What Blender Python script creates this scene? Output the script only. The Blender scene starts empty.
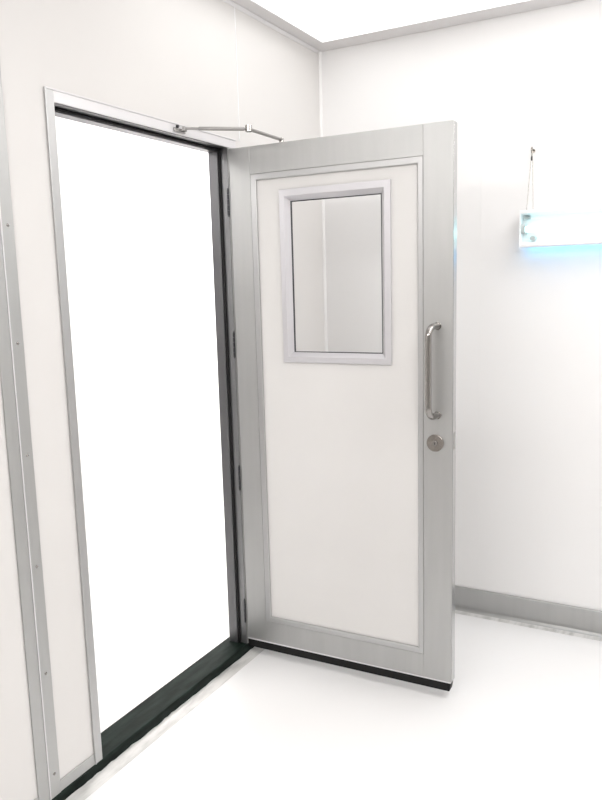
import bpy, bmesh, math, random
from mathutils import Vector, Matrix
random.seed(4)
S = bpy.context.scene
COL = S.collection

# ------------------------------------------------------------------ helpers
def new_bm(): return bmesh.new()

def box(bm, x0, x1, y0, y1, z0, z1, bevel=0.0, seg=2):
    r = bmesh.ops.create_cube(bm, size=1.0)
    vs = r['verts']
    for v in vs:
        v.co = Vector((x0 + (v.co.x + .5) * (x1 - x0), y0 + (v.co.y + .5) * (y1 - y0), z0 + (v.co.z + .5) * (z1 - z0)))
    if bevel > 0:
        es = list({e for v in vs for e in v.link_edges})
        bmesh.ops.bevel(bm, geom=es, offset=bevel, segments=seg, affect='EDGES', profile=.5)
    return bm

def prism(bm, prof, a0, a1, axis='x'):
    """closed profile of 2-D points swept along an axis; x: prof=(y,z)  y: prof=(x,z)  z: prof=(x,y)"""
    def P(p, a):
        return {'x': (a, p[0], p[1]), 'y': (p[0], a, p[1]), 'z': (p[0], p[1], a)}[axis]
    A = [bm.verts.new(P(p, a0)) for p in prof]
    B = [bm.verts.new(P(p, a1)) for p in prof]
    n = len(prof)
    bm.faces.new(A); bm.faces.new(B[::-1])
    for i in range(n):
        bm.faces.new((A[i], B[i], B[(i + 1) % n], A[(i + 1) % n]))
    return bm

def tube(bm, pts, r, seg=16, caps=True):
    pts = [Vector(p) for p in pts]
    rings = []
    t0 = (pts[1] - pts[0]).normalized()
    up = Vector((0, 0, 1)) if abs(t0.z) < .9 else Vector((1, 0, 0))
    nrm = t0.cross(up).normalized()
    for i, p in enumerate(pts):
        if i == 0: t = pts[1] - pts[0]
        elif i == len(pts) - 1: t = pts[-1] - pts[-2]
        else: t = (pts[i + 1] - pts[i]).normalized() + (pts[i] - pts[i - 1]).normalized()
        t.normalize()
        nrm = (nrm - t * nrm.dot(t)).normalized()
        bn = t.cross(nrm)
        rr = r[i] if isinstance(r, (list, tuple)) else r
        rings.append([bm.verts.new(p + (nrm * math.cos(2 * math.pi * k / seg) + bn * math.sin(2 * math.pi * k / seg)) * rr) for k in range(seg)])
    for a, b in zip(rings, rings[1:]):
        for k in range(seg):
            bm.faces.new((a[k], a[(k + 1) % seg], b[(k + 1) % seg], b[k]))
    if caps:
        bm.faces.new(rings[0][::-1]); bm.faces.new(rings[-1])
    return bm

def cyl(bm, p, q, r, seg=24, bevel=0.0):
    p, q = Vector(p), Vector(q)
    if bevel <= 0: return tube(bm, [p, q], r, seg)
    d = (q - p).normalized()
    e = bevel
    return tube(bm, [p, p + d * 1e-5, p + d * e, q - d * e, q - d * 1e-5, q], [r - e, r - e, r, r, r - e, r - e], seg)

def rect_loft(bm, secs, close=False):
    """secs: list of (x0,x1,z0,z1,y) rectangles bridged one after the other (a picture-frame profile)"""
    rings = []
    for x0, x1, z0, z1, y in secs:
        rings.append([bm.verts.new(c) for c in ((x0, y, z0), (x1, y, z0), (x1, y, z1), (x0, y, z1))])
    pairs = list(zip(rings, rings[1:]))
    if close: pairs.append((rings[-1], rings[0]))
    for a, b in pairs:
        for k in range(4):
            bm.faces.new((a[k], a[(k + 1) % 4], b[(k + 1) % 4], b[k]))
    return bm

def obj(name, bm, m, parent=None, smooth=False):
    bmesh.ops.recalc_face_normals(bm, faces=bm.faces[:])
    me = bpy.data.meshes.new(name)
    bm.to_mesh(me); bm.free()
    if smooth:
        for f in me.polygons: f.use_smooth = True
        me.set_sharp_from_angle(angle=math.radians(38))
    o = bpy.data.objects.new(name, me); COL.objects.link(o)
    if m: me.materials.append(m)
    if parent: o.parent = parent
    return o

def tag(o, label=None, cat=None, group=None, kind=None):
    if label: o['label'] = label
    if cat: o['category'] = cat
    if group: o['group'] = group
    if kind: o['kind'] = kind
    return o

def empty(name, loc, rz=0.0):
    o = bpy.data.objects.new(name, None); COL.objects.link(o)
    o.location = loc; o.rotation_euler = (0, 0, rz); o.empty_display_size = .1
    return o

def struct(name, bm, m, label, cat, smooth=False):
    return tag(obj(name, bm, m, smooth=smooth), label, cat, kind='structure')

# ------------------------------------------------------------------ materials
def mat(name, color, rough=.5, metal=0.0, spec=.5, coat=0.0):
    m = bpy.data.materials.new(name); m.use_nodes = True
    b = m.node_tree.nodes['Principled BSDF']
    b.inputs['Base Color'].default_value = (*color, 1)
    b.inputs['Roughness'].default_value = rough
    b.inputs['Metallic'].default_value = metal
    b.inputs['Specular IOR Level'].default_value = spec
    b.inputs['Coat Weight'].default_value = coat
    return m

def noise_color(m, c1, c2, scale=8.0, detail=4.0, lo=.35, hi=.65, stretch=(1, 1, 1)):
    nt = m.node_tree; b = nt.nodes['Principled BSDF']
    tc = nt.nodes.new('ShaderNodeTexCoord'); mp = nt.nodes.new('ShaderNodeMapping')
    mp.inputs['Scale'].default_value = stretch
    nz = nt.nodes.new('ShaderNodeTexNoise'); nz.inputs['Scale'].default_value = scale; nz.inputs['Detail'].default_value = detail
    rp = nt.nodes.new('ShaderNodeValToRGB')
    rp.color_ramp.elements[0].position = lo; rp.color_ramp.elements[0].color = (*c1, 1)
    rp.color_ramp.elements[1].position = hi; rp.color_ramp.elements[1].color = (*c2, 1)
    nt.links.new(tc.outputs['Object'], mp.inputs['Vector']); nt.links.new(mp.outputs['Vector'], nz.inputs['Vector'])
    nt.links.new(nz.outputs['Fac'], rp.inputs['Fac']); nt.links.new(rp.outputs['Color'], b.inputs['Base Color'])
    return m

def add_bump(m, scale, strength, dist=.001, stretch=(1, 1, 1)):
    nt = m.node_tree; b = nt.nodes['Principled BSDF']
    tc = nt.nodes.new('ShaderNodeTexCoord'); mp = nt.nodes.new('ShaderNodeMapping')
    mp.inputs['Scale'].default_value = stretch
    nz = nt.nodes.new('ShaderNodeTexNoise'); nz.inputs['Scale'].default_value = scale
    bp = nt.nodes.new('ShaderNodeBump'); bp.inputs['Strength'].default_value = strength; bp.inputs['Distance'].default_value = dist
    nt.links.new(tc.outputs['Object'], mp.inputs['Vector']); nt.links.new(mp.outputs['Vector'], nz.inputs['Vector'])
    nt.links.new(nz.outputs['Fac'], bp.inputs['Height']); nt.links.new(bp.outputs['Normal'], b.inputs['Normal'])
    return m

def emit(name, color, strength):
    m = bpy.data.materials.new(name); m.use_nodes = True
    nt = m.node_tree; nt.nodes.clear()
    e = nt.nodes.new('ShaderNodeEmission'); o = nt.nodes.new('ShaderNodeOutputMaterial')
    e.inputs['Color'].default_value = (*color, 1); e.inputs['Strength'].default_value = strength
    nt.links.new(e.outputs[0], o.inputs['Surface'])
    return m

M = {}
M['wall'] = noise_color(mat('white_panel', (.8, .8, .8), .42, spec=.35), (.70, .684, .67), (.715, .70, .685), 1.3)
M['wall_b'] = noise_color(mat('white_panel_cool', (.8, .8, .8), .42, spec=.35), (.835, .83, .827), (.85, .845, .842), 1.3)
M['ceil'] = mat('white_ceiling', (.70, .685, .685), .6)
M['floor'] = mat('white_epoxy', (.89, .89, .89), .4, spec=.3)
M['panel'] = add_bump(noise_color(mat('door_sheet', (.7, .7, .7), .5, spec=.3), (.67, .658, .645), (.69, .678, .665), 3.0), 260, .15, .0004)
M['alu'] = add_bump(noise_color(mat('anodised_aluminium', (.4, .4, .4), .47, 1.0), (.47, .472, .466), (.49, .492, .486), 5.0, stretch=(6, 6, .6)), 420, .1, .0003)
M['alu_white'] = mat('pale_aluminium', (.72, .71, .72), .35, .35)
M['bead'] = mat('satin_bead', (.50, .50, .50), .42, .92)
M['frame'] = mat('satin_window_frame', (.60, .59, .61), .4, .45)
M['edge'] = mat('polished_edge', (.5, .5, .5), .2, 1.0)
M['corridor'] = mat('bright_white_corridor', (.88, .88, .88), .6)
M['rebate'] = mat('shaded_rebate_profile', (.26, .26, .265), .45, .95)  # frame aluminium with the shade of the rebate put into its colour
M['stop'] = mat('shaded_frame_profile', (.17, .17, .175), .4, .9)  # frame aluminium darkened in colour for shade on stops and header soffit
M['rubber'] = mat('black_rubber', (.008, .008, .008), .6, spec=.25)
M['steel'] = mat('stainless_steel', (.34, .325, .31), .14, 1.0)
M['arm'] = mat('grey_closer_arm', (.33, .32, .31), .35, .6)
M['steel_brushed'] = mat('brushed_steel', (.33, .305, .28), .22, 1.0)
M['steel_brushed'].node_tree.nodes['Principled BSDF'].inputs['Anisotropic'].default_value = .8
_nt = M['steel_brushed'].node_tree
_tg = _nt.nodes.new('ShaderNodeTangent'); _tg.direction_type = 'RADIAL'; _tg.axis = 'Y'
_nt.links.new(_tg.outputs[0], _nt.nodes['Principled BSDF'].inputs['Tangent'])
M['dark_steel'] = mat('dark_hinge_steel', (.06, .06, .065), .4, .7)
M['kerb'] = add_bump(noise_color(mat('dark_green_kerb', (.02, .03, .03), .6, spec=.15), (.003, .007, .005), (.017, .029, .024), 14.0, 8.0, .38, .75, (.6, 3, 3)), 60, .3, .002)
M['cove'] = noise_color(mat('white_sealant', (.7, .7, .68), .5), (.50, .50, .485), (.74, .735, .72), 16.0, 6.0, .3, .6, (.5, 2, 2))
M['lampwhite'] = mat('white_enamel', (.86, .86, .87), .35)
M['socket'] = mat('grey_socket', (.45, .5, .5), .5)
M['tube_glow'] = emit('uv_tube_glow', (.55, .96, 1.0), 3.4)
M['blue_glow'] = emit('added_blue_glow', (.14, .55, 1.0), 7.0)  # added glow source for the blue spill below the lamp
M['glow_sheet'] = emit('added_ceiling_glow', (1.0, .985, .97), 1.9)  # glow of the added ceiling panel
g = bpy.data.materials.new('clear_glass'); g.use_nodes = True
nt = g.node_tree; nt.nodes.clear()
out = nt.nodes.new('ShaderNodeOutputMaterial'); mx = nt.nodes.new('ShaderNodeMixShader')
tr = nt.nodes.new('ShaderNodeBsdfTransparent'); gl = nt.nodes.new('ShaderNodeBsdfGlossy'); fr = nt.nodes.new('ShaderNodeFresnel')
tr.inputs[0].default_value = (.985, .995, .99, 1); gl.inputs['Roughness'].default_value = .01; fr.inputs[0].default_value = 1.3
nt.links.new(fr.outputs[0], mx.inputs[0]); nt.links.new(tr.outputs[0], mx.inputs[1]); nt.links.new(gl.outputs[0], mx.inputs[2]); nt.links.new(mx.outputs[0], out.inputs[0])
M['glass'] = g

# ------------------------------------------------------------------ dimensions (metres; room corner at the origin, z up)
H = 2.655
FL, FR, FT = -1.7265, -.7569, 2.1412      # outer edges of the door frame
OL, OR, OT = -1.6935, -.812, 2.1053       # clear opening
KZ, KD = .0435, .108                      # kerb height / depth
WT = .08                                  # wall panel thickness
XL, YB, YC = -5.2, -4.6, 1.35              # room extents: far left, behind the camera, corridor back

# ------------------------------------------------------------------ the setting
struct('floor', box(new_bm(), XL - .1, 2.6, YB - .1, YC + .1, -.1, 0), M['floor'], 'glossy white floor of the clean room', 'floor')
bm = new_bm(); box(bm, XL - .1, 2.6, YB - .1, YC + .1, H, H + .1)
struct('ceiling', bm, M['ceil'], 'plain white ceiling above the doorway', 'ceiling')

bm = new_bm()                                             # wall with the doorway
box(bm, XL, OL, 0, WT, KZ, H)
box(bm, OR, 2.5, 0, WT, KZ, H)
box(bm, OL, OR, 0, WT, OT, H)
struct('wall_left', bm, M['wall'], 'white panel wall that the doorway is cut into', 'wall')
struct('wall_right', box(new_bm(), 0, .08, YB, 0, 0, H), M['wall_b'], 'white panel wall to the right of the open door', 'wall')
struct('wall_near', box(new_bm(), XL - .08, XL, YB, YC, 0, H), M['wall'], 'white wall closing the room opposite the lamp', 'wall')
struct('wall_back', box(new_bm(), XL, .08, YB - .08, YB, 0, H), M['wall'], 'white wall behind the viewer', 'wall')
struct('wall_far', box(new_bm(), XL, 2.5, YC, YC + .08, 0, H), M['corridor'], 'bright white corridor wall seen through the doorway', 'wall')
struct('wall_end', box(new_bm(), 2.5, 2.58, WT, YC, 0, H), M['corridor'], 'white end wall of the corridor beyond the doorway', 'wall')

# kerb under the doorway wall, painted dark green, its worn front edge slightly uneven
bm = new_bm()
n = 120
rows = []
for i in range(n + 1):
    x = XL + (0 - XL) * i / n
    j = random.uniform(-.0018, .0018)
    jz = random.uniform(-.001, .001)
    rows.append([bm.verts.new(c) for c in ((x, KD, 0), (x, KD, KZ - .003), (x, KD - .003, KZ), (x, -.002, KZ), (x, -.005 + j * .3, KZ - .003 + jz), (x, -.006 + j, 0))])
for a, b in zip(rows, rows[1:]):
    for k in range(5): bm.faces.new((a[k], a[k + 1], b[k + 1], b[k]))
bm.faces.new(rows[0]); bm.faces.new(rows[-1][::-1])
struct('trim_1', bm, M['kerb'], 'dark green painted kerb forming the doorway threshold', 'threshold')

# whitish coved sealing strip where kerb and floor meet
bm = new_bm()
rows = []
for i in range(n * 2 + 1):
    x = XL + (-.05 - XL) * i / (n * 2)
    w = math.sin(x * 23) * .0012 + random.uniform(-.0016, .0016) + (.004 if random.random() < .05 else 0)
    sec = [(-.004, 0), (-.004, .009 + w)]
    for k in range(1, 7):
        a = k / 6 * math.pi / 2
        sec.append((-.052 + .046 * (1 - math.sin(a)) , (.009 + w) * (1 - math.sin(a)) ** 1.0 * .9 + .0006))
    rows.append([bm.verts.new((x, y, z)) for y, z in sec])
for a, b in zip(rows, rows[1:]):
    for k in range(len(a) - 1): bm.faces.new((a[k], a[k + 1], b[k + 1], b[k]))
struct('trim_2', bm, M['cove'], 'whitish sealing strip along the foot of the dark kerb', 'trim', smooth=True)

# aluminium base channel of the doorway wall
def channel(x0, x1):
    b = new_bm(); box(b, x0, x1, -.0035, .0, KZ + .0005, .0822, .0012, 1); return b
struct('baseboard_left', channel(-1.8735, FL), M['alu'], 'short aluminium base channel between joint strip and door frame', 'baseboard')
struct('baseboard_outer', channel(XL, -1.958), M['alu'], 'aluminium base channel left of the joint strip', 'baseboard')
struct('baseboard_corner', channel(FR, -.03), M['alu'], 'aluminium base channel behind the open door', 'baseboard')
# base rail of the right wall, coved at its foot
bm = new_bm()
prism(bm, [(0, 0), (0, .1167), (-.006, .1167), (-.008, .1147), (-.008, .014), (-.012, .006), (-.02, .0015), (-.024, 0)], YB + .01, -.03, 'y')
struct('baseboard_right', bm, M['alu'], 'grey aluminium base rail along the right wall', 'baseboard')
bm = new_bm()
prism(bm, [(-.0245, 0), (-.0245, .004), (-.035, .0025), (-.05, .0008), (-.052, 0)], YB + .01, -.055, 'y')
struct('trim_3', bm, M['cove'], 'thin white sealing strip at the foot of the right base rail', 'trim')

# panel joint strip left of the door: two flat bands, a bright bead between them, pop rivets down the right band
root = tag(empty('trim_4', (-1.916, 0, KZ)), 'tall aluminium joint strip with rivets left of the door frame', 'joint strip', kind='structure')
b = new_bm(); box(b, -.042, -.002, -.005, 0, 0, H - KZ - .002, .001, 1); obj('flat_band', b, M['alu'], root)
b = new_bm(); box(b, .002, .0425, -.005, 0, 0, H - KZ - .002, .001, 1); obj('flat_band', b, M['alu'], root)
b = new_bm(); box(b, -.002, .002, -.0075, 0, 0, H - KZ - .002, .0008, 1); obj('bead', b, M['alu_white'], root)
for z in (.118, .4455, .779, 1.110, 1.429, 1.749, 2.07, 2.39):
    b = new_bm(); tube(b, [(.022, -.005, z - KZ), (.022, -.0062, z - KZ), (.022, -.0078, z - KZ), (.022, -.0083, z - KZ)], [.0045, .0045, .003, .0008], 12)
    obj('rivet', b, M['steel'], root, True)

# corner cove, panel joints, ceiling cove
bm = new_bm()
arc = [(0, 0), (-.011, 0), (-.011, -.001)] + [(-.010 + .009 * (1 - math.cos(t)), -.001 - .009 * (math.sin(t))) for t in [math.pi / 2 * k / 8 for k in range(9)]] + [(-.001, -.011), (0, -.011)]
prism(bm, arc, .001, H, 'z')
struct('trim_5', bm, M['wall_b'], 'white rounded cove strip standing in the room corner', 'corner trim', smooth=True)
b = new_bm(); box(b, -.7245, -.7200, -.0022, 0, FT + .002, H, .0008, 1)
struct('trim_6', b, M['lampwhite'], 'fine white panel joint above the door hinge side', 'panel joint')
for k, y in enumerate((-.7795, -1.98, -3.18)):
    b = new_bm(); box(b, -.0010, 0, y - .0016, y + .0016, .1170, H, .0004, 1)
    struct('trim_%d' % (7 + k), b, M['wall_b'], ('thin vertical panel joint on right wall beside the door edge', 'vertical panel joint of right wall beyond the lamp', 'vertical panel joint of right wall near its far end')[k], 'panel joint')
b = new_bm(); prism(b, [(0, H), (-.012, H), (-.012, H - .003), (-.003, H - .012), (0, H - .012)], XL, -.03, 'x')
struct('trim_10', b, M['alu_white'], 'slim white angle where the doorway wall meets the ceiling', 'trim')

# ------------------------------------------------------------------ door frame (fixed)
root = tag(empty('door_1', (OL, 0, KZ)), 'aluminium door frame fixed around the open doorway', 'door frame', kind='structure')
ox, oz = OL, KZ
FD = .082
def fr_part(name, fn, m, smooth=False):
    b = new_bm(); fn(b)
    for v in b.verts: v.co -= Vector((ox, 0, oz))
    return obj(name, b, m, root, smooth)
def face_left(b):
    box(b, FL, OL, -.0045, 0, KZ, FT, .001, 1); box(b, FL - .001, FL + .004, -.0075, 0, KZ, FT, .001, 1)
fr_part('jamb_face', face_left, M['bead'])
fr_part('jamb_face', lambda b: box(b, OR, FR, -.0035, 0, KZ, OT, .001, 1), M['alu'])
def face_top(b):
    box(b, OL, FR, -.0045, 0, OT, FT, .001, 1)
    box(b, FL + .004, FR, -.0075, 0, FT - .004, FT + .001, .001, 1)
fr_part('header_face', face_top, M['alu_white'])  # paler copy of the frame metal, reflected ceiling light put into the colour
# inner profiles: rebate wall then a stop standing 12 mm proud, black gasket in its corner
fr_part('jamb', lambda b: box(b, OL - .001, OL + .002, 0, FD, KZ, OT), M['alu'])
fr_part('door_stop', lambda b: box(b, OL + .002, OL + .014, .040, FD, KZ, OT, .001, 1), M['stop'])
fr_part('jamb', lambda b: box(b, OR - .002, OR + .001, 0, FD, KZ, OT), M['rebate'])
fr_part('door_stop', lambda b: box(b, OR - .014, OR - .002, .040, FD, KZ, OT, .001, 1), M['stop'])
fr_part('header', lambda b: box(b, OL, OR, 0, FD, OT - .002, OT + .001), M['stop'])
fr_part('door_stop', lambda b: box(b, OL + .014, OR - .014, .040, FD, OT - .014, OT - .002, .001, 1), M['stop'])
fr_part('gasket', lambda b: box(b, OR - .011, OR - .002, .030, .0398, KZ, OT - .003, .002, 1), M['rubber'])
fr_part('gasket', lambda b: box(b, OL + .002, OL + .011, .030, .0398, KZ, OT - .003, .002, 1), M['rubber'])
fr_part('gasket', lambda b: box(b, OL + .011, OR - .011, .030, .0398, OT - .011, OT - .002, .002, 1), M['rubber'])

# ------------------------------------------------------------------ the hinged door, standing open a little past a right angle
HX, HY, TH = -.811, .0011, 1.5963
door = tag(empty('hinged_door', (HX, HY, 0), math.atan2(-math.sin(TH), -math.cos(TH))),
           'open grey framed white door with glass pane and steel pull handle', 'door', kind='thing')
# local: x along the leaf from the hinge, y away from the viewer, z up
T = .046; Z0, Z1 = .0702, 2.1; U0, U1 = .006, .9004
MU0, MU1, MZ0, MZ1 = .0996, .7934, .1649, 1.9957
PU0, PU1, PZ0, PZ1 = .1245, .7722, .1882, 1.9707
WU0, WU1, WZ0, WZ1 = .2243, .6735, 1.2697, 1.9282
VU0, VU1, VZ0, VZ1 = .2457, .6491, 1.2928, 1.9021
obj('hinge_stile', box(new_bm(), U0, MU0, 0, T, Z0, Z1, .0012), M['alu'], door)
obj('lock_stile', box(new_bm(), MU1, U1, 0, T, Z0, Z1, .0015), M['alu'], door)
obj('edge_strip', box(new_bm(), U1, U1 + .0008, .004, T - .004, Z0 + .002, Z1 - .002), M['edge'], door)
obj('top_rail', box(new_bm(), MU0, MU1, .0004, T - .0004, MZ1, Z1, .0012), M['alu'], door)
obj('bottom_rail', box(new_bm(), MU0, MU1, .0004, T - .0004, Z0, MZ0, .0012), M['alu'], door)
bm = new_bm()
rect_loft(bm, [(MU0, MU1, MZ0, MZ1, .007), (WU0 + .01, WU1 - .01, WZ0 + .01, WZ1 - .01, .007), (WU0 + .01, WU1 - .01, WZ0 + .01, WZ1 - .01, T - .007), (MU0, MU1, MZ0, MZ1, T - .007)], True)
obj('panel', bm, M['panel'], door)
for s in (0, 1):                                          # sloped retaining bead around the sheet, both faces
    Y = (lambda y: y) if s == 0 else (lambda y: T - y)
    bm = new_bm(); e = .0008
    rect_loft(bm, [(MU0 + e, MU1 - e, MZ0 + e, MZ1 - e, Y(.008)), (MU0 + e, MU1 - e, MZ0 + e, MZ1 - e, Y(.0004)),
                   (MU0 + .0016, MU1 - .0016, MZ0 + .0016, MZ1 - .0016, Y(-.0005)), (PU0 - .004, PU1 + .004, PZ0 - .004, PZ1 + .004, Y(-.0003)),
                   (PU0 - .001, PU1 + .001, PZ0 - .001, PZ1 + .001, Y(.0012)), (PU0, PU1, PZ0, PZ1, Y(.003)), (PU0, PU1, PZ0, PZ1, Y(.0075))], True)
    obj('retaining_bead', bm, M['bead'], door)
GU0, GU1, GZ0, GZ1 = .2625, .6330, 1.3085, 1.8850
bm = new_bm()                                             # vision window: flat rim, inner bead splayed back to the glass, same on the back
rect_loft(bm, [(WU0, WU1, WZ0, WZ1, .0072), (WU0, WU1, WZ0, WZ1, -.0012), (WU0 + .0015, WU1 - .0015, WZ0 + .0015, WZ1 - .0015, -.0026),
               (VU0 - .001, VU1 + .001, VZ0 - .001, VZ1 + .001, -.0026), (VU0, VU1, VZ0, VZ1, -.0018), (GU0, GU1, GZ0, GZ1, .019),
               (GU0, GU1, GZ0, GZ1, .027), (VU0, VU1, VZ0, VZ1, T + .0018), (VU0 - .001, VU1 + .001, VZ0 - .001, VZ1 + .001, T + .0026),
               (WU0 + .0015, WU1 - .0015, WZ0 + .0015, WZ1 - .0015, T + .0026), (WU0, WU1, WZ0, WZ1, T + .0012), (WU0, WU1, WZ0, WZ1, T - .0072),
               (WU0 + .009, WU1 - .009, WZ0 + .009, WZ1 - .009, T - .0072), (WU0 + .009, WU1 - .009, WZ0 + .009, WZ1 - .009, .0072)], True)
wf = obj('window_frame', bm, M['frame'], door)
bm = new_bm(); g0 = .0003; g1 = .0032
rect_loft(bm, [(GU0 + g0, GU1 - g0, GZ0 + g0, GZ1 - g0, .0185), (GU0 + g1, GU1 - g1, GZ0 + g1, GZ1 - g1, .0195),
               (GU0 + g1, GU1 - g1, GZ0 + g1, GZ1 - g1, .0268), (GU0 + g0, GU1 - g0, GZ0 + g0, GZ1 - g0, .0268)], True)
obj('gasket', bm, M['dark_steel'], wf)
obj('pane', box(new_bm(), GU0 + .0015, GU1 - .0015, GZ0 + .0015, GZ1 - .0015, .0212, .0252), M['glass'], wf)

# black drop seal under the leaf, its free end cut at a slant
bm = new_bm()
prism(bm, [(U0 + .001, Z0), (U0 + .001, .0331), (U1 - .009, .0331), (U1 - .002, Z0)], .004, T - .004, 'y')
obj('door_sweep', bm, M['rubber'], door)
obj('edge_highlight', box(new_bm(), U0 + .001, U1 - .001, -.0016, .0002, Z0 - .0015, Z0 + .0035, .0006, 1), M['alu_white'], door)  # painted highlight: pale strip for floor light caught on the bottom edge

# pull handle
def arc_pts(c, a, b, r, k=8):
    return [Vector(c) + Vector(a) * r * math.cos(math.pi / 2 * i / k) + Vector(b) * r * math.sin(math.pi / 2 * i / k) for i in range(k + 1)]
hb, hg, so, zt, zb, rb = .846, .833, -.068, 1.412, 1.093, .038
L = Vector((hg - hb, so, 0)); ln = L.length; d = L / ln
def hp(t, z): return Vector((hb, 0, 0)) + d * t + Vector((0, 0, z))
path = [hp(0, zt), hp(ln - rb, zt)]
for i in range(1, 10):
    a = math.pi / 2 * i / 9; path.append(hp(ln - rb + rb * math.sin(a), zt - rb + rb * math.cos(a)))
for i in range(0, 10):
    a = math.pi / 2 * i / 9; path.append(hp(ln - rb + rb * math.cos(a), zb + rb - rb * math.sin(a)))
path += [hp(0, zb)]
bm = new_bm(); tube(bm, path, .0118, 20)
ph = obj('pull_handle', bm, M['steel'], door, True)
for z in (zt, zb):
    b = new_bm(); cyl(b, (hb, 0, z), (hb, -.003, z), .0145, 24, .001); obj('mounting_collar', b, M['steel'], ph, True)

# lock cylinder: round rose, plug, keyway
lc = (.8386, .991)
rose = obj('lock_rose', cyl(new_bm(), (0, .0005, 0), (0, -.008, 0), .0315, 40, .002), M['steel_brushed'], door, True)
rose.location = (lc[0], 0, lc[1])
obj('cylinder_plug', cyl(new_bm(), (0, -.0075, 0), (0, -.0125, 0), .0095, 28, .001), M['steel'], rose, True)
obj('keyway', box(new_bm(), -.0012, .0012, -.0130, -.0124, -.005, .005), M['rubber'], rose)
obj('latch_plate', box(new_bm(), U1 - .001, U1 + .0012, .010, .034, .968, 1.030, .0005, 1), M['arm'], door)

# four butt hinges along the jamb
for zc in (1.897, 1.336, .780, .194):
    b = new_bm()
    for k in range(5):
        z = zc - .05 + k * .02
        cyl(b, (-.0015, -.0045, z + .0006), (-.0015, -.0045, z + .0194), .0042, 14, .0006)
    cyl(b, (-.0015, -.0045, zc + .05), (-.0015, -.0045, zc + .054), .0032, 12, .001)
    cyl(b, (-.0015, -.0045, zc - .054), (-.0015, -.0045, zc - .05), .0032, 12, .001)
    hi = obj('hinge', b, M['dark_steel'], door, True)
    b = new_bm(); box(b, .0035, .0058, -.002, .034, zc - .05, zc + .05, .0004, 1)
    obj('hinge_leaf', b, M['alu'], hi)

# ------------------------------------------------------------------ overhead door closer
cl = tag(empty('door_closer', (-.72, -.193, 2.03)), 'silver overhead door closer with jointed arm above the open door', 'door closer')
def world_part(name, b, m, root, smooth=False):
    q = Vector((root.parent or root).location)
    for v in b.verts: v.co -= q
    return obj(name, b, m, root, smooth)
ZA = 2.127
EL = Vector((-.962, -.197, ZA)); SH = Vector((-1.105, -.014, ZA)); SP = Vector((-.722, -.193, ZA))
b = new_bm()
fx = HX + T + .0012
box(b, fx + .0015, fx + .047, -.30, -.085, 2.026, 2.088, .006, 3)
cb = world_part('closer_body', b, M['alu'], cl, True)
b = new_bm(); cyl(b, (SP.x, SP.y, 2.086), (SP.x, SP.y, ZA + .006), .009, 20, .001); world_part('spindle', b, M['steel'], cb)
b = new_bm()                                              # flat lever from the spindle to the elbow
d2 = (EL - SP).normalized(); n2 = Vector((-d2.y, d2.x, 0))
def bar(b, p, q, w, z0, z1, bevel=.0012):
    vs = []
    dd = (q - p).normalized(); nn = Vector((-dd.y, dd.x, 0)) * w
    for z in (z0, z1):
        for c in (p - nn, p + nn, q + nn, q - nn): vs.append(b.verts.new((c.x, c.y, z)))
    fs = [b.faces.new([vs[i] for i in f]) for f in ((0, 1, 2, 3), (7, 6, 5, 4), (0, 4, 5, 1), (1, 5, 6, 2), (2, 6, 7, 3), (3, 7, 4, 0))]
    bmesh.ops.bevel(b, geom=list({e for f in fs for e in f.edges}), offset=bevel, segments=1, affect='EDGES')
bar(b, SP, EL, .009, ZA - .004, ZA + .003)
world_part('lever_arm', b, M['arm'], cl)
b = new_bm()                                              # rod with a thicker adjusting sleeve
dv = (EL - SH).normalized()
tube(b, [SH + dv * .0, SH + dv * .055], .0045, 14)
tube(b, [SH + dv * .053, SH + dv * .056, SH + dv * .215, SH + dv * .218], [.0045, .0068, .0068, .0045], 16)
tube(b, [SH + dv * .215, EL - dv * .004], .005, 14)
world_part('rod', b, M['arm'], cl, True)
b = new_bm(); cyl(b, EL + Vector((0, 0, -.010)), EL + Vector((0, 0, .013)), .0125, 22, .0015)
world_part('elbow_joint', b, M['steel'], cl, True)
b = new_bm()                                              # shoe on the frame header
box(b, -1.150, -1.088, -.0115, -.0046, 2.1115, 2.1255, .002, 2)
box(b, -1.122, -1.096, -.024, -.0115, 2.117, 2.1225, .001, 1)
cyl(b, (SH.x, SH.y - .003, 2.117), (SH.x, SH.y - .003, 2.133), .0058, 16, .001)
sh = world_part('frame_shoe', b, M['arm'], cl)
b = new_bm(); cyl(b, (-1.139, -.011, 2.1285), (-1.139, -.02, 2.1285), .0055, 16, .001)
b2 = world_part('screw', b, M['dark_steel'], cl)

# ------------------------------------------------------------------ germicidal lamp on the right wall
LY0, LY1, LZ0, LZ1 = -.966, -1.92, 1.699, 1.850
lamp = tag(empty('germicidal_lamp', (0, LY0, LZ0)), 'white trough lamp with glowing cyan tube hung on the right wall', 'lamp')
def lp(name, b, m, parent=None, smooth=False):
    for v in b.verts: v.co -= Vector((0, LY0, LZ0))
    o = obj(name, b, m, parent or lamp, smooth); return o
bm = new_bm()                                             # trough: back, sloped cheeks, rolled rims
prof = [(-.026, LZ0 + .021), (-.026, LZ1 - .012), (-.035, LZ1), (-.088, LZ1), (-.092, LZ1 - .004), (-.092, LZ1 - .012), (-.088, LZ1 - .014),
        (-.040, LZ1 - .020), (-.034, LZ1 - .035), (-.034, LZ0 + .035), (-.040, LZ0 + .026), (-.088, LZ0 + .016), (-.092, LZ0 + .013), (-.092, LZ0 + .004), (-.088, LZ0), (-.050, LZ0), (-.050, LZ0 + .021)]
prism(bm, prof, LY1, LY0 - .003, 'y')
hs = lp('housing', bm, M['lampwhite'])
for y0, y1 in ((LY0 - .003, LY0), (LY1, LY1 + .003)):
    b = new_bm(); box(b, -.093, -.025, y0, y1, LZ0 - .001, LZ1 + .001, .0012, 1); lp('end_cap', b, M['lampwhite'])
zc = (LZ0 + LZ1) / 2
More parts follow.
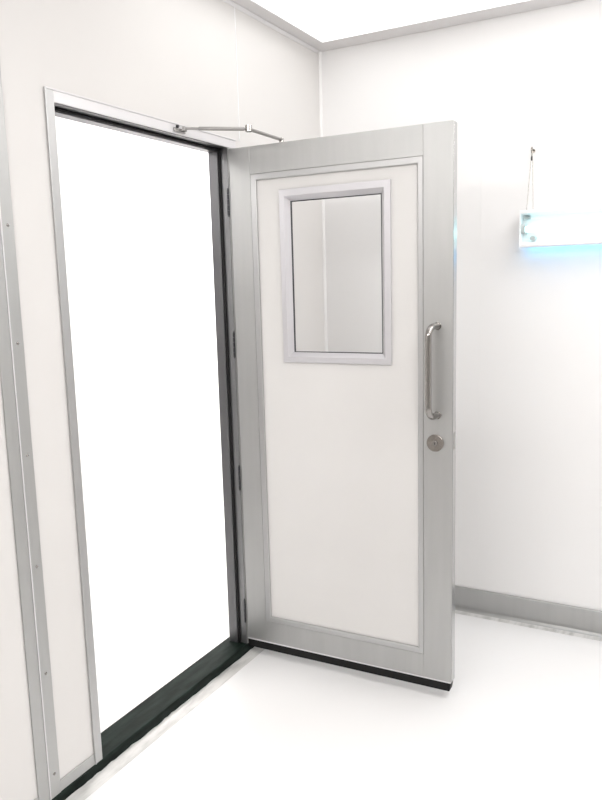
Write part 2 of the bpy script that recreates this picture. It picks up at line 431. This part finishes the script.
b = new_bm(); cyl(b, (-.066, LY0 - .016, zc), (-.066, LY1 + .016, zc), .0125, 24, .002)
tb = lp('tube', b, M['tube_glow'], None, True)
for y0, y1 in ((LY0 - .003, LY0 - .020), (LY1 + .003, LY1 + .020)):
    b = new_bm(); prism(b, [(-.080, zc + .012), (-.074, zc + .019), (-.034, zc + .019), (-.034, zc - .019), (-.074, zc - .019), (-.080, zc - .012)], min(y0, y1), max(y0, y1), 'y')
    lp('tube_socket', b, M['socket'])
b = new_bm(); cyl(b, (-.046, LY0 - .052, LZ0 + .036), (-.082, LY0 - .052, LZ0 + .036), .0105, 20, .001)
st = lp('starter', b, M['socket'], None, True)
b = new_bm(); box(b, -.060, -.034, LY0 - .034, LY0 - .012, LZ1 - .034, LZ1 - .024, .001, 1); lp('wire_clip', b, M['socket'])
b = new_bm(); cyl(b, (-.038, LY0 - .012, LZ0 + .012), (-.038, LY1 + .012, LZ0 + .012), .0065, 16, .001)
lp('added_glow_rod', b, M['blue_glow'], None, True)  # added emitter for the blue spill on the wall, not a real tube
for z in (LZ0 + .022, LZ1 - .028):
    b = new_bm(); cyl(b, (-.076, LY0, z), (-.076, LY0 + .003, z), .003, 10, .0006); lp('screw', b, M['dark_steel'])
for y in (LY0 - .10, LY1 + .10):
    b = new_bm(); box(b, -.027, -.001, y - .012, y + .012, LZ0 + .03, LZ1 - .03, .001, 1); lp('wall_bracket', b, M['lampwhite'])
HK = Vector((-.028, -.998, 2.086))
for k, (dy, dx) in enumerate(((-.985, -.050), (-1.012, -.050))):
    b = new_bm(); tube(b, [(HK.x, HK.y + (.003 if k == 0 else -.003), HK.z - .016), (dx, dy, LZ1 - .001)], .0011, 8)
    lp('hanging_wire', b, M['steel_brushed'])

hook = tag(empty('wall_hook', (0, -.998, 2.098)), 'small steel screw hook in right wall above the lamp', 'hook')
b = new_bm()
pts = [(0, 0, 0), (-.016, 0, 0)] + [(-.028 + .012 * math.cos(a), 0, -.012 * 0 + .012 * math.sin(a)) for a in [math.pi * .15 + math.pi * 1.35 * k / 10 for k in range(11)]]
tube(b, pts, .0022, 10); obj('hook', b, M['steel_brushed'], hook, True)
b = new_bm(); cyl(b, (0, 0, 0), (-.004, 0, 0), .008, 16, .001); obj('washer', b, M['steel_brushed'], hook, True)
# wire loop and ferrule belong to the lamp's suspension
b = new_bm(); cyl(b, (HK.x, HK.y, HK.z - .012), (HK.x, HK.y, HK.z - .030), .0036, 12, .001); lp('ferrule', b, M['dark_steel'], None, True)
b = new_bm(); tube(b, [(HK.x + .0 + .0055 * math.cos(a), HK.y, HK.z - .004 + .009 * math.sin(a)) for a in [2 * math.pi * k / 14 for k in range(15)]], .0013, 8); lp('wire_loop', b, M['steel_brushed'], None, True)

# ------------------------------------------------------------------ added glowing panel standing in for blank white ceiling
cp = tag(empty('ceiling_glow_panel', (-.75, -.70, H)), 'added square glowing sheet standing in for white ceiling above the open door', 'added light panel')
X0, X1, Y0, Y1 = -1.36, -.14, -1.30, -.085
b = new_bm(); rect_loft(b, [(0, 1, 0, 1, 0)]) if False else None
def ring(b, x0, x1, y0, y1, w, z0, z1):
    for q in ((x0, x1, y0, y0 + w), (x0, x1, y1 - w, y1), (x0, x0 + w, y0 + w, y1 - w), (x1 - w, x1, y0 + w, y1 - w)):
        box(b, *q, z0, z1)
ring(b, X0, X1, Y0, Y1, .006, H - .009, H)
world_part('trim_rim', b, M['lampwhite'], cp)
b = new_bm(); box(b, X0 + .006, X1 - .006, Y0 + .006, Y1 - .006, H - .008, H - .001)
world_part('glow_sheet', b, M['glow_sheet'], cp)

# ------------------------------------------------------------------ added fill lights, no fixtures seen
def area(name, x, y, z, sx, sy, power, color=(1, .985, .97), aim=None):
    l = bpy.data.lights.new(name, 'AREA'); l.shape = 'RECTANGLE'; l.size = sx; l.size_y = sy; l.energy = power; l.color = color
    o = bpy.data.objects.new(name, l); COL.objects.link(o); o.location = (x, y, z)
    if aim: o.rotation_euler = Vector(aim).to_track_quat('-Z', 'Y').to_euler()
    return o
area('room_fill', -1.5, -1.9, H - .005, 1.1, .5, 12)  # invented overhead fill to whiten the floor
area('room_fill', -2.9, -2.4, H - .06, .9, .6, 24, aim=(.8, .2, -.6))  # added fill aimed at the right wall
area('room_fill', -1.5, -3.4, H - .005, 1.1, .5, 14)
area('metal_sheen_fill', -3.5, -.42, H - .06, 1.1, .35, 21, aim=(.7, .25, -.7))  # added so the door metal reflects brighter towards its top
area('metal_sheen_fill', -3.4, -1.1, H - .06, .9, .3, 14, aim=(.0, .75, -.65))  # added to brighten the unseen wall mirrored in the lock stile
area('room_fill', -.62, -1.75, H - .02, .5, .6, 11, aim=(.05, .5, -1))  # added fill for the pocket behind the open door
area('metal_sheen_fill', -.40, -2.9, H - .06, .25, .9, 6, aim=(.45, .3, -.8))  # added to brighten the right wall mirrored in the joint strip
for x, p in ((.15, 18), (1.0, 23), (1.9, 24)):  # unseen fills added to turn the opening white
    area('corridor_fill', x, .62, H - .005, .9, .6, p)
area('corridor_fill', -3.0, .95, H - .06, .9, .25, 16, aim=(.6, .5, -.7))  # added for the reflection on the hinge stile

w = bpy.data.worlds.new('world'); S.world = w; w.use_nodes = True
w.node_tree.nodes['Background'].inputs[0].default_value = (.9, .93, 1, 1); w.node_tree.nodes['Background'].inputs[1].default_value = .3

# ------------------------------------------------------------------ camera
cam = bpy.data.cameras.new('camera'); co = bpy.data.objects.new('camera', cam); COL.objects.link(co)
cam.sensor_fit = 'VERTICAL'; cam.sensor_height = 36; cam.lens = 741.4584 / 800 * 36
fw = Vector((.8646316, .47870095, -.15250442)); r2 = Vector((.48056679, -.87654775, -.02682549)); u2 = Vector((.14651879, .05009439, .98793866))
m = Matrix.Identity(4)
for i in range(3):
    m[i][0] = r2[i]; m[i][1] = u2[i]; m[i][2] = -fw[i]
m[0][3], m[1][3], m[2][3] = -3.318, -1.6863, 1.5659
co.matrix_world = m
cam.clip_start = .02
S.camera = co
vs = S.view_settings
vs.view_transform = 'Standard'; vs.look = 'None'; vs.gamma = 1; vs.use_curve_mapping = False; vs.exposure = 0.03
S.cycles.use_denoising = True
S.cycles.max_bounces = 16; S.cycles.diffuse_bounces = 8; S.cycles.glossy_bounces = 6; S.cycles.transparent_max_bounces = 12
S.cycles.caustics_reflective = False; S.cycles.caustics_refractive = False
